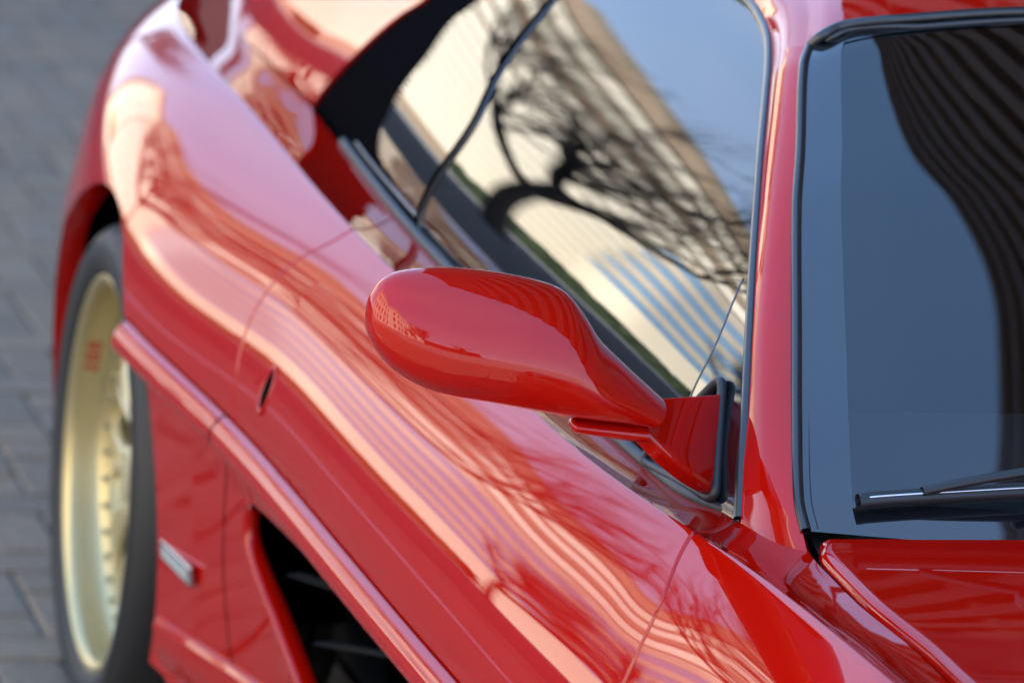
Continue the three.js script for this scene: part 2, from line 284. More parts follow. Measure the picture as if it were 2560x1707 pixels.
/* lower flank below the strake, with the intake in the door */
const xlow = (y, z) => xs(z) + 0.018 + lerp(0.022, 0.058, clamp((z - 0.35) / 0.4, 0, 1)) * Math.pow(Math.max(0, 0.552 - y) / 0.35, 1.15) * 0.9 + 0.012 * clamp((z - 0.5) / 0.4, 0, 1) * clamp((0.545 - y) / 0.05, 0, 1);
const zLip = sp([[0.20, 1.20], [0.27, 1.0], [0.33, 0.862], [0.36, 0.805], [0.40, 0.735], [0.43, 0.688], [0.45, 0.667], [0.47, 0.665], [0.487, 0.678], [0.498, 0.72]]); // rear edge of the intake
const yTop = z => sp([[0.7, 0.497], [0.86, 0.501], [1.08, 0.508], [1.3, 0.509], [1.6, 0.50], [1.85, 0.46]])(z);
{
  const lowR = surf((u, v) => { const y = lerp(0.552, 0.20, v), za = Z_AX + Math.sqrt(Math.max(0, R_ARCH ** 2 - (y - Y_AX) ** 2)) - 0.004, z = lerp(za, 0.632 - 0.05 * Math.sin(Math.PI * clamp(v * 0.9, 0, 1)) + 0.03 * v - GAP * 0.6, u); return [xlow(y, z), y, z]; }, 60, 60);
  part('rear_lower_panel', lowR, M.paint, car); part('rear_lower_panel', mirrored(lowR), M.paint, car);
  const zSeam = v => 0.632 - 0.05 * Math.sin(Math.PI * clamp(v * 0.9, 0, 1)) + 0.03 * v + GAP * 0.6;
  const lowD1 = surf((u, v) => { const y = lerp(0.552, 0.20, v), z = lerp(zSeam(v), y > 0.495 ? lerp(0.70, zLip(0.495), 0.5) : zLip(y), u); return [xlow(y, z), y, z]; }, 30, 90);
  part('door_lower_panel', lowD1, M.paint, doorR); part('door_lower_panel', mirrored(lowD1), M.paint, doorL);
  const lowD2 = surf((u, v) => { const z = lerp(0.69, 1.88, u), y = lerp(0.552, yTop(z), v); return [xlow(y, z), y, z]; }, 80, 12);
  part('door_lower_panel', lowD2, M.paint, doorR); part('door_lower_panel', mirrored(lowD2), M.paint, doorL);
  const lowD3 = surf((u, v) => { const z = lerp(1.84, 2.12, u), y = lerp(0.552, 0.20, v); return [xlow(y, z) - 0.001, y, z]; }, 20, 30);
  part('front_lower_panel', lowD3, M.paint, car); part('front_lower_panel', mirrored(lowD3), M.paint, car);
  // rounded lip at the back of the intake
  const lipc = t => { const y = lerp(0.492, 0.215, t), z = zLip(y); return [xlow(y, z) + 0.008, y, z + 0.008]; };
  const lip = surf((u, v) => { const c = lipc(u), a = lerp(-0.55, 0.75, v) * Math.PI, r = lerp(0.009, 0.0135, Math.min(1, u * 3)); return [c[0] - r * Math.cos(a), c[1], c[2] + r * Math.sin(a)]; }, 70, 24, { out: [-1, 0, 0.6] });
  part('intake_lip', lip, M.paint, doorR); part('intake_lip', mirrored(lip), M.paint, doorL);
  // hollow of the intake
  const back = surf((u, v) => { const z = lerp(0.66, 1.86, u), y = lerp(0.54, 0.18, v); return [xlow(y, z) + 0.025 + 0.13 * Math.pow(clamp((1.86 - z) / 0.75, 0, 1), 0.7), y, z]; }, 40, 20);
  part('intake_duct', back, M.black, doorR); part('intake_duct', mirrored(back), M.black, doorL);
  for (const [za, ya, zb, yb] of [[0.735, 0.427, 1.09, 0.508], [0.815, 0.377, 1.27, 0.510], [0.92, 0.318, 1.46, 0.505], [1.05, 0.262, 1.66, 0.49]]) {
    const g = surf((u, v) => { const z = lerp(za, zb, u), y = lerp(ya, yb, u); return [xlow(y, z) + 0.022 + 0.03 * v, y + 0.004 * Math.sin(v * Math.PI), z]; }, 16, 4, { out: [0, 1, 0] });
    part('intake_slat', g, M.plastic, doorR); part('intake_slat', mirrored(g), M.plastic, doorL);
  }
  // sill
  const sill = surf((u, v) => { const z = lerp(0.392, 2.1, u), P = [[0.010, 0.006], [-0.004, 0.002], [-0.009, -0.006], [-0.006, -0.03], [0.02, -0.10]], k = v * 4, i = Math.min(3, Math.floor(k)), t = k - i, y0 = lerp(0.262, 0.288, clamp((z - 0.34) / 0.33, 0, 1)); return [xlow(y0, z) + lerp(P[i][0], P[i + 1][0], t), y0 + lerp(P[i][1], P[i + 1][1], t), z]; }, 40, 20);
  part('sill', sill, M.paint, car); part('sill', mirrored(sill), M.paint, car);
  // small rectangular badge on the rear lower panel
  const badge = new THREE.Group(); badge.name = 'badge'; car.add(badge);
  const bz = 0.452, by = 0.351, bx = xlow(by, bz) - 0.002;
  const plate = part('badge_plate', new RoundedBoxGeometry(0.006, 0.023, 0.128, 2, 0.002), M.steel, badge);
  badge.position.set(bx, by, bz); badge.rotation.set(-0.05, 0.04, 0.12);
  part('badge_inlay', new THREE.BoxGeometry(0.002, 0.012, 0.11).translate(-0.003, -0.001, 0), std(lin(0.35, 0.38, 0.36), 0.5), badge);
}

/* door handle button */
{
  const z = 0.80, w = wAtY(z, 0.648), p = bodyPt(z, w), n = bodyNormal(z, w);
  const h = new THREE.Group(); h.name = 'handle'; doorR.add(h); h.position.set(...p); h.lookAt(V(...p).add(n));
  part('button', new THREE.SphereGeometry(1, 28, 14).scale(0.0105, 0.021, 0.003).rotateZ(0), M.black, h);
  part('button_ring', new THREE.TorusGeometry(1, 0.14, 10, 40).scale(0.0130, 0.0245, 0.012), M.paint, h);
}

/* ---------------------------------------------------------------- greenhouse */
const xg = cs([[-1.0, -0.55], [-0.43, -0.69], [0.01, -0.7065], [0.31, -0.726], [0.57, -0.743], [0.9, -0.7565], [1.25, -0.7665], [1.5, -0.769], [1.75, -0.7635]]);
const yg = cs([[-0.3, 0.791], [0.1, 0.786], [0.5, 0.778], [0.9, 0.7745], [1.3, 0.774], [1.8, 0.776]]);
const gx = (y, z) => { const h = y - yg(z); return xg(z) + 0.1 * h + 1.4 * h * h; }; // side of the cabin
const sealPts = [[-0.7607, 0.8, 1.7361], [-0.7537, 0.8353, 1.7097], [-0.742, 0.8744, 1.6758], [-0.7236, 0.9193, 1.618], [-0.7003, 0.9627, 1.5473], [-0.6715, 1.0052, 1.4639], [-0.6441, 1.0391, 1.3864], [-0.6104, 1.0751, 1.2946], [-0.591, 1.0938, 1.2411], [-0.5736, 1.1096, 1.185], [-0.5631, 1.1184, 1.1332], [-0.5544, 1.1248, 1.0671], [-0.5504, 1.1288, 0.85], [-0.5504, 1.1208, 0.62]];
const sealC = sp3(sealPts);
const sealZ = sp([[0.74, 1.7421], ...sealPts.slice(0, 12).map(p => [p[1], p[2]])]);
const divZ = sp([[0.74, 0.72], [0.7944, 0.6275], [0.9092, 0.6774], [0.968, 0.6512], [1.0409, 0.6349], [1.15, 0.6]]);
const quarZ = sp([[0.74, 0.8], [0.7946, 0.6114], [0.803, 0.4742], [0.8083, 0.4099], [0.8166, 0.3765], [0.8326, 0.3602], [0.8592, 0.3619], [0.8956, 0.3753], [0.9298, 0.3965], [0.9702, 0.4], [1.0018, 0.431], [1.15, 0.46]]);
const sailZ = sp([[0.74, 0.0], [0.7876, 0.0135], [0.8823, 0.1402], [0.9446, 0.2261], [0.9717, 0.2726], [1.15, 0.42]]);
const side = (z0, z1, y0, y1, off, nu, nv, mat, name, host, host2) => { const g = surf((u, v) => { const y = lerp(y0, y1, v), z = lerp(z0(y), z1(y), u); return [gx(y, z) + off, y, z]; }, nu, nv, { out: [-0.8, 0.6, 0] }); const a = part(name, g, mat, host); part(name, mirrored(g), mat, host2); return a; };
side(y => divZ(y) + 0.004, y => sealZ(y) - 0.004, 0.766, 1.120, 0.004, 90, 60, M.sideglass, 'door_glass', doorR, doorL);
side(y => quarZ(Math.max(y, 0.801)) , y => divZ(y) - 0.004, 0.797, 1.118, 0.004, 50, 60, M.sideglass, 'quarter_glass', car, car);
side(y => sailZ(y) - 0.06, y => quarZ(Math.max(y, 0.797)) + 0.02, 0.770, 1.118, 0.004, 50, 60, M.black, 'quarter_recess', car, car);
{ // sail panel behind the cabin, its front edge rolled inwards
  const g = surf((u, v) => { const y = lerp(0.780, 1.06, v), z = lerp(-0.9, sailZ(y), u); return [gx(y, z) - 0.002, y, z]; }, 90, 40, { out: [-0.8, 0.6, 0] });
  const e = surf((u, v) => { const y = lerp(0.780, 1.06, v), z = sailZ(y); return [gx(y, z) - 0.002 + 0.006 * u, y, z + 0.003 * Math.sin(u * Math.PI / 2)]; }, 5, 40, { out: [0, 0, 1] });
  const b = surf((u, v) => { const z = lerp(-0.9, 0.01, u); return [gx(0.780, z) - 0.002 - 0.003 * Math.sin(v * Math.PI), lerp(0.782, 0.772, v), z]; }, 40, 6, { out: [-1, 0, 0] });
  const all = merge([g, e, b]); part('sail_panel', all, M.paint, car); part('sail_panel', mirrored(all), M.paint, car);
}
// rubber trims round the side windows
const pair = (name, g, mat, h1 = car, h2 = car) => { part(name, g, mat, h1); part(name, mirrored(g), mat, h2); };
pair('window_seal', tube(t => { const p = sealC(t); return [p[0] + 0.0005, p[1] - 0.003, p[2] - 0.0035]; }, 0.0058, 140, 10), M.seal);
pair('belt_trim', tube(t => { const z = lerp(0.22, 1.700, t); const y = ysh(z) + 0.001; return [xbSide(z) + 0.006, y, z]; }, 0.0065, 140, 10), M.rubber, doorR, doorL);
pair('belt_moulding', tube(t => { const z = lerp(0.27, 0.62, t); const y = ysh(z) + 0.013; return [gx(y, z) + 0.003, y, z]; }, 0.0022, 60, 8), M.trim);
pair('divider_bar', tube(t => { const y = lerp(0.785, 1.10, t), z = divZ(y); return [gx(y, z) + 0.003, y, z]; }, 0.0036, 60, 8), M.black);
pair('glass_edge', tube(t => { const y = lerp(0.785, 1.10, t), z = divZ(y) + 0.011; return [gx(y, z) + 0.003, y, z]; }, 0.0014, 60, 6), M.trim);

const triZ = sp([[0.74, 1.5383], [0.8301, 1.5583], [0.8593, 1.5581], [0.9062, 1.5559], [0.9567, 1.5314]]); // leading corner of the side window: a gloss black filler behind the mirror foot
side(y => triZ(y), y => Math.max(triZ(y) + 0.001, sealZ(y) - 0.002), 0.775, 0.9567, -0.0005, 12, 40, M.frit, 'corner_filler', doorR, doorL);
pair('filler_edge', tube(t => { const y = lerp(0.775, 0.9567, t), z = triZ(y); return [gx(y, z) - 0.0005, y, z]; }, 0.0010, 40, 6), M.trim, doorR, doorL);

// windscreen frame curves
const WL = [[-0.7339, 0.81, 1.8108], [-0.7331, 0.8287, 1.7859], [-0.715, 0.8821, 1.7137], [-0.6964, 0.9278, 1.6476], [-0.6578, 1.017, 1.5124], [-0.6368, 1.0538, 1.452], [-0.6027, 1.1119, 1.3481], [-0.5864, 1.127, 1.3171]];
const WT = [[-0.5864, 1.127, 1.3171], [-0.5776, 1.138, 1.3215], [-0.5553, 1.1475, 1.317], [-0.5054, 1.157, 1.3255], [-0.3792, 1.17, 1.326], [-0.15, 1.1765, 1.331], [0.0, 1.178, 1.332]];
const wl = sp3(WL), wt = sp3(WT);
const wsMid = t => [0, lerp(0.815, 1.178, t) + 0.042 * Math.sin(Math.PI * t), lerp(1.93, 1.3320, t)];
// screen: from the side edge to the middle; row 0 the cowl, row 1 the header
const hdrZ = cs([[WT[0][0], WT[0][2]], [-0.45, WT[0][2] + 0.004], [0, WT[6][2]]]), hdrY = cs([[WT[0][0], WT[0][1]], [-0.55, 1.1420], [-0.48, 1.1575], [-0.25, 1.172], [0, WT[6][1]]]);
const wsRow = (t, k) => { // k 0 side .. 1 middle
  const a = wl(t), b = wsMid(t), e = 1 - Math.pow(1 - k, 2.1), eb = lerp(e, k, 0.15);
  let p = [lerp(a[0], 0, k), lerp(a[1], b[1], e), lerp(a[2], b[2], eb)];
  const hx = lerp(WT[0][0], 0, k), f = Math.pow(t, 4), w = 1 - k; // follows the header at the top
  return [p[0], lerp(p[1], a[1] + (hdrY(hx) - WT[0][1]) + (b[1] - a[1] - hdrY(0) + WT[0][1]) * e, f), lerp(p[2], a[2] + (hdrZ(hx) - WT[0][2]) + (b[2] - a[2] - hdrZ(0) + WT[0][2]) * eb, f)];
};
const wsFull = (t, k2) => k2 <= 1 ? wsRow(t, k2) : (p => [-p[0], p[1], p[2]])(wsRow(t, 2 - k2));
const screen = part('windscreen', surf((t, v) => wsFull(t, v * 2), 70, 160, { out: [0, 0.7, 0.7] }), M.windshield, car);
{ // dark printed border along the edge of the screen
  const L = surf((t, v) => { const p = wsRow(t, v * 0.062); return [p[0], p[1] + 0.0012, p[2] + 0.0012]; }, 70, 6, { out: [0, 0.7, 0.7] });
  const B = surf((t, v) => { const p = wsFull(t * 0.055, v * 2); return [p[0], p[1] + 0.0010, p[2] + 0.0010]; }, 5, 120, { out: [0, 0.7, 0.7] });
  const T = surf((t, v) => { const p = wsFull(1 - t * 0.03, v * 2); return [p[0], p[1] + 0.0010, p[2] + 0.0010]; }, 5, 120, { out: [0, 0.7, 0.7] });
  part('screen_border', merge([L, mirrored(L), B, T]), M.frit, screen);
  const frame = t => t < 0.5 ? wl(t * 2) : wt((t - 0.5) * 2);
  const s1 = tube(t => { const p = frame(t); return [p[0] + 0.002, p[1] + 0.001, p[2] + 0.002]; }, 0.0048, 200, 10), s2 = tube(t => { const p = frame(t); return [p[0] + 0.0125, p[1] + 0.001 - 0.006 * clamp((t - 0.5) * 12, 0, 1), p[2] + 0.001 + 0.006 * clamp((t - 0.5) * 12, 0, 1)]; }, 0.0030, 200, 8);
  pair('screen_seal', s1, M.seal, screen, screen); pair('screen_seal', s2, M.seal, screen, screen);
}
{ // windscreen pillar and roof in one skin
  const yOf = y => { let a = 0, b = 1; for (let i = 0; i < 40; i++) { const m = (a + b) / 2; if (wl(m)[1] < y) a = m; else b = m; } return a; };
  const tTop = 0.62; // where the roof begins along the seal curve
  let tS = 0, tE = 1; { let a = 0, b = 1; for (let i = 0; i < 40; i++) { const m = (a + b) / 2; if (sealC(m)[2] > 1.2411) a = m; else b = m; } tS = a; }
  const pil = surf((u, v) => {
    const ue = lerp(-0.05, 1, u), s = sealC(ue * tS), w = wl(ue), k = Math.sin(Math.PI * v), b = 0.006 + 0.004 * u;
    return [lerp(s[0], w[0], v) - b * k * 0.75, lerp(s[1], w[1], v) + b * k * 0.55, lerp(s[2], w[2], v) + b * k * 0.3];
  }, 80, 16, { out: [-0.7, 0.6, 0.3] });
  const front = t => { if (t < 0.16) { const v = t / 0.16, s = sealC(tS), w = wl(1), k = Math.sin(Math.PI * v), b = 0.010; return [lerp(s[0], w[0], v) - b * k * 0.75, lerp(s[1], w[1], v) + b * k * 0.55, lerp(s[2], w[2], v) + b * k * 0.3]; } return wt((t - 0.16) / 0.84); };
  const rail = a => sealC(lerp(tS, 1, a));
  const rear = t => { const x = lerp(-0.5504, 0, Math.pow(t, 0.9)); return [x, 1.1208 + 0.0472 * (1 - Math.pow(x / 0.5504, 2)), 0.62]; };
  const mid = a => [0, 1.178 - 0.010 * a + 0.012 * Math.sin(Math.PI * a), lerp(1.3320, 0.62, a)];
  const P00 = front(0), P01 = front(1), P10 = rear(0), P11 = rear(1);
  const coons = (a, t) => [0, 1, 2].map(i => lerp(front(t)[i], rear(t)[i], a) + lerp(rail(a)[i], mid(a)[i], t) - lerp(lerp(P00[i], P01[i], t), lerp(P10[i], P11[i], t), a) + (i === 1 ? 0.010 * Math.sin(Math.PI * Math.min(1, t)) * Math.sin(Math.PI * Math.min(a, 1)) : 0));
  const ts = []; for (let i = 0; i <= 16; i++) ts.push(0.16 * i / 16); for (let i = 1; i <= 44; i++) ts.push(0.16 + 0.84 * i / 44);
  const roof = surf(coons, 50, 0, { vs: ts, out: [0, 1, 0] });
  pair('windscreen_pillar', pil, M.paint); part('roof', merge([roof, mirrored(roof)]), M.paint, car);
  // roof to tail: engine cover between the sail panels
  const tail = surf((u, v) => { const z = lerp(0.62, -1.0, u), x = lerp(-1, 1, v) * lerp(0.53, 0.58, u); return [x, lerp(1.15, 0.80, Math.min(1, u * 1.35)) - 0.04 * Math.pow(x / 0.5, 2), z]; }, 20, 12, { out: [0, 1, 0] });
  part('engine_cover', tail, M.paint, car);
}
{ // bonnet
  const zr = x => lerp(1.814, 1.925, 1 - Math.pow(Math.abs(x) / 0.735, 1.5)) + 0.003;
  const g = surf((u, v) => {
    const k = lerp(-1, 1, v), zc0 = lerp(1.80, 3.25, u), xe = -xbFront(Math.max(1.80, zc0)) - 0.003, x = k * xe, z = lerp(Math.min(zr(x), zr(0.70)  + 9), 3.25, u), e = Math.max(0, 1 - Math.abs(k));
    const r = Math.sqrt(1 - Math.pow(1 - Math.min(1, e / 0.014), 2)), back = Math.exp(-(z - zr(x)) / 0.10);
    return [x, ysh(z) - 0.005 + 0.010 * r + 0.003 + 0.030 * (1 - Math.pow(Math.abs(k), 2.2)) - 0.14 * Math.pow(clamp((z - 2.3) / 1.0, 0, 1), 2), z];
  }, 120, 0, { vs: (() => { const a = []; for (let i = 0; i <= 40; i++) { const q = i / 40; a.push(0.05 * q * q); } for (let i = 1; i <= 120; i++) a.push(0.05 + 0.90 * i / 120); for (let i = 1; i <= 40; i++) { const q = 1 - i / 40; a.push(1 - 0.05 * q * q); } return a; })(), out: [0, 1, 0] });
  part('bonnet', g, M.paint, car);
  const c = surf((u, v) => { const x = lerp(-0.722, 0.722, v); return [x, 0.806 - 0.016 * u, lerp(zr(x) - 0.03, zr(x) + 0.012, u)]; }, 3, 40, { out: [0, 1, 0] });
  part('cowl', c, M.plastic, car);
}

/* ---------------------------------------------------------------- wing mirror */
function wingMirror() {
  const g = new THREE.Group(); g.name = 'wing_mirror';
  const T = [[-1.0852, 0.953], [-1.0815, 0.967], [-1.0715, 0.981], [-1.050, 0.9893], [-1.010, 0.9918], [-0.958, 0.9868], [-0.920, 0.9775], [-0.902, 0.962], [-0.8824, 0.9365], [-0.859, 0.9160], [-0.8201, 0.8847]];
  const B = [[-1.0852, 0.950], [-1.0820, 0.935], [-1.0730, 0.9195], [-1.055, 0.9027], [-1.024, 0.8885], [-0.975, 0.8808], [-0.930, 0.8735], [-0.905, 0.8697], [-0.885, 0.8683], [-0.864, 0.8668], [-0.8429, 0.8652]];
  const F = [0.001, 0.015, 0.025, 0.036, 0.047, 0.055, 0.058, 0.058, 0.055, 0.050, 0.042], K = [0.001, 0.012, 0.020, 0.027, 0.032, 0.033, 0.032, 0.030, 0.025, 0.020, 0.015];
  const kn = T.map((_, i) => i === 0 ? 0 : i === 1 ? 0.035 : i === 2 ? 0.08 : 0.08 + 0.92 * (i - 2) / 8);
  const S = a => sp(a.map((y, i) => [kn[i], y])), tx = S(T.map(p => p[0])), ty = S(T.map(p => p[1])), bx = S(B.map(p => p[0])), by = S(B.map(p => p[1])), ff = S(F), kk = S(K);
  const pw = (c, e) => Math.sign(c) * Math.pow(Math.abs(c), e);
  const at = (s, a) => { const c = Math.cos(a), n = Math.sin(a), cc = pw(c, 0.94), ss = pw(n, 0.94), X = (tx(s) + bx(s)) / 2, Y = (ty(s) + by(s)) / 2, hx = (tx(s) - bx(s)) / 2, hy = (ty(s) - by(s)) / 2; return [X + hx * cc, Y + hy * cc, 1.672 + (ss > 0 ? ff(s) * (1 - 0.24 * cc) : kk(s)) * ss]; };
  const ss = []; for (let i = 0; i <= 24; i++) ss.push(0.08 * (i / 24) ** 1.6); for (let i = 1; i <= 70; i++) ss.push(0.08 + 0.92 * i / 70);
  const as = []; for (let i = 0; i <= 72; i++) as.push(2 * Math.PI * i / 72);
  part('housing', surf(at, 0, 0, { us: ss, vs: as, out: p => [p[0] + 0.96, p[1] - 0.93, p[2] - 1.672] }), M.paint, g);
  const cap = surf((r, a) => { const e = at(1, a), c = [-0.8315, 0.875, 1.684]; return e.map((q, i) => lerp(c[i], q, r)); }, 4, 0, { vs: as, out: [1, -1, 0] });
  part('housing_end', cap, M.plastic, g);
  part('mirror_glass', surf((r, a) => { const s = clamp(0.42 - 0.34 * Math.cos(a) * r, 0.07, 0.9), v = Math.sin(a) * r * 0.82; return [lerp((tx(s) + bx(s)) / 2, v > 0 ? tx(s) : bx(s), Math.abs(v)), lerp((ty(s) + by(s)) / 2, v > 0 ? ty(s) : by(s), Math.abs(v)), 1.672 - 0.036]; }, 14, 0, { vs: as, out: [0, 0, -1] }), M.mirrorglass, g);
  // foot: three-edged arm from the housing to the door
  const P = sp3([[-0.8195, 0.8842, 1.664], [-0.7919, 0.8838, 1.6479], [-0.7652, 0.8835, 1.6322], [-0.7384, 0.8832, 1.6166]]);
  const Q = sp3([[-0.8428, 0.8640, 1.690], [-0.8188, 0.8432, 1.6941], [-0.7920, 0.8229, 1.6911], [-0.7617, 0.8027, 1.6811]]);
  const Rr = sp3([[-0.8488, 0.853, 1.674], [-0.8248, 0.8302, 1.6761], [-0.797, 0.8099, 1.6711], [-0.7657, 0.7927, 1.6571]]);
  const ring = (u, v) => {
    const c = [P(u), Q(u), Rr(u)], k = v * 3, i = Math.floor(k) % 3, t = k - Math.floor(k), a = c[i], b = c[(i + 1) % 3], d = c[(i + 2) % 3];
    const r = i === 0 ? 0.16 : 0.2; // edge from a to b, corners rounded
    const e = (p, q, s) => p.map((m, j) => lerp(m, q[j], s));
    const tt = lerp(r, 1 - r, t); if (t > 0.12 && t < 0.88) return e(a, b, lerp(r, 1 - r, (t - 0.12) / 0.76));
    if (t >= 0.88) { const s = (t - 0.88) / 0.24, m = 1 - s, p0 = e(a, b, 1 - r), p2 = e(b, d, (i + 1) % 3 === 0 ? 0.16 : 0.2); return b.map((q, j) => m * m * p0[j] + 2 * m * s * q + s * s * p2[j]); }
    const s = 0.5 + t / 0.24, m = 1 - s, p0 = e(d, a, 1 - ((i + 2) % 3 === 0 ? 0.16 : 0.2)), p2 = e(a, b, r); return a.map((q, j) => m * m * p0[j] + 2 * m * s * q + s * s * p2[j]);
  };
  part('foot', surf(ring, 40, 120, { out: p => { const c = lerp(0, 1, clamp((p[0] + 0.84) / 0.09, 0, 1)); const m = [0, 1, 2].map(i => (P(c)[i] + Q(c)[i] + Rr(c)[i]) / 3); return [p[0] - m[0], p[1] - m[1], p[2] - m[2]]; } }), M.paint, g);
  const arm = surf((u, a) => { const r = lerp(0.0060, 0.0115, Math.sqrt(u)) * Math.min(1, Math.sqrt(u * 14) + 0.15); return [lerp(-0.905, -0.838, u) , lerp(0.8645, 0.8585, u) + r * 0.75 * Math.cos(a), lerp(1.690, 1.686, u) + r * 1.6 * Math.sin(a)]; }, 30, 0, { vs: as.map(x => x), out: p => [0, p[1] - 0.8625, p[2] - 1.688] });
  part('foot_arm', arm, M.paint, g);
  const loop = t => { const k = t * 3, i = Math.floor(k) % 3, s = k - Math.floor(k), c = [[-0.7439, 0.8892, 1.6116], [-0.7672, 0.7992, 1.6891], [-0.7765, 0.7848, 1.5177]], a = c[i], b = c[(i + 1) % 3], d = c[(i + 2) % 3]; const e = (p, q, r) => p.map((m, j) => lerp(m, q[j], r)); if (s < 0.8) return e(a, b, 0.12 + 0.76 * s / 0.8); const w = (s - 0.8) / 0.2, m = 1 - w, p0 = e(a, b, 0.88), p2 = e(b, d, 0.12); return b.map((q, j) => m * m * p0[j] + 2 * m * w * q + w * w * p2[j]); };
  part('gasket', tube(loop, 0.0046, 120, 10, true), M.rubber, g);
  return g;
}
{
  const m = wingMirror(); car.add(m);
  const m2 = new THREE.Group(); m2.name = 'wing_mirror'; car.add(m2); for (const c of m.children) part(c.name, mirrored(c.geometry), c.material, m2);
}

/* ---------------------------------------------------------------- wiper */
{
  const w = new THREE.Group(); w.name = 'wiper'; car.add(w);
  const ws = (t, k, up) => { const p = wsRow(t, k); return [p[0], p[1] + up * 0.85, p[2] + up * 0.5]; };
  const bl = u => ws(lerp(0.040, 0.115, Math.pow(u, 0.8)), lerp(0.062, 0.60, u), 0.013);
  part('blade', surf((u, a) => { const p = bl(u), c = Math.cos(a), s = Math.sin(a); return [p[0], p[1] + 0.0042 * c - 0.004 * s, p[2] + 0.0042 * c + 0.006 * s]; }, 40, 12, { vs: Array.from({ length: 13 }, (_, i) => 2 * Math.PI * i / 12), out: [0, 1, 0.5] }), M.rubber, w);
  part('blade_rubber', surf((u, v) => { const p = bl(u); return [p[0], p[1] - 0.011 * v, p[2] - 0.006 * v]; }, 30, 2, { out: [0, 0.5, 1] }), M.rubber, w);
  part('blade_spine', tube(u => { const p = bl(lerp(0.02, 0.98, u)); return [p[0], p[1] + 0.0035, p[2] + 0.0045]; }, 0.0011, 60, 6), M.steel, w);
  part('arm', surf((u, a) => { const p = bl(lerp(0.13, 0.75, u)), h = 0.002 + 0.028 * Math.pow(Math.sin(Math.PI * Math.min(0.5, u * 0.62 + 0.02)), 0.8), c = Math.cos(a), s = Math.sin(a); return [p[0], p[1] + h * 0.85 + 0.004 * c, p[2] + h * 0.45 + 0.0055 * s]; }, 40, 12, { vs: Array.from({ length: 13 }, (_, i) => 2 * Math.PI * i / 12), out: [0, 1, 0.5] }), M.plastic, w);
  part('arm_head', new RoundedBoxGeometry(0.08, 0.018, 0.022, 2, 0.005).translate(...(p => [p[0] + 0.03, p[1] + 0.026, p[2] + 0.012])(bl(0.36))), M.plastic, w);
}

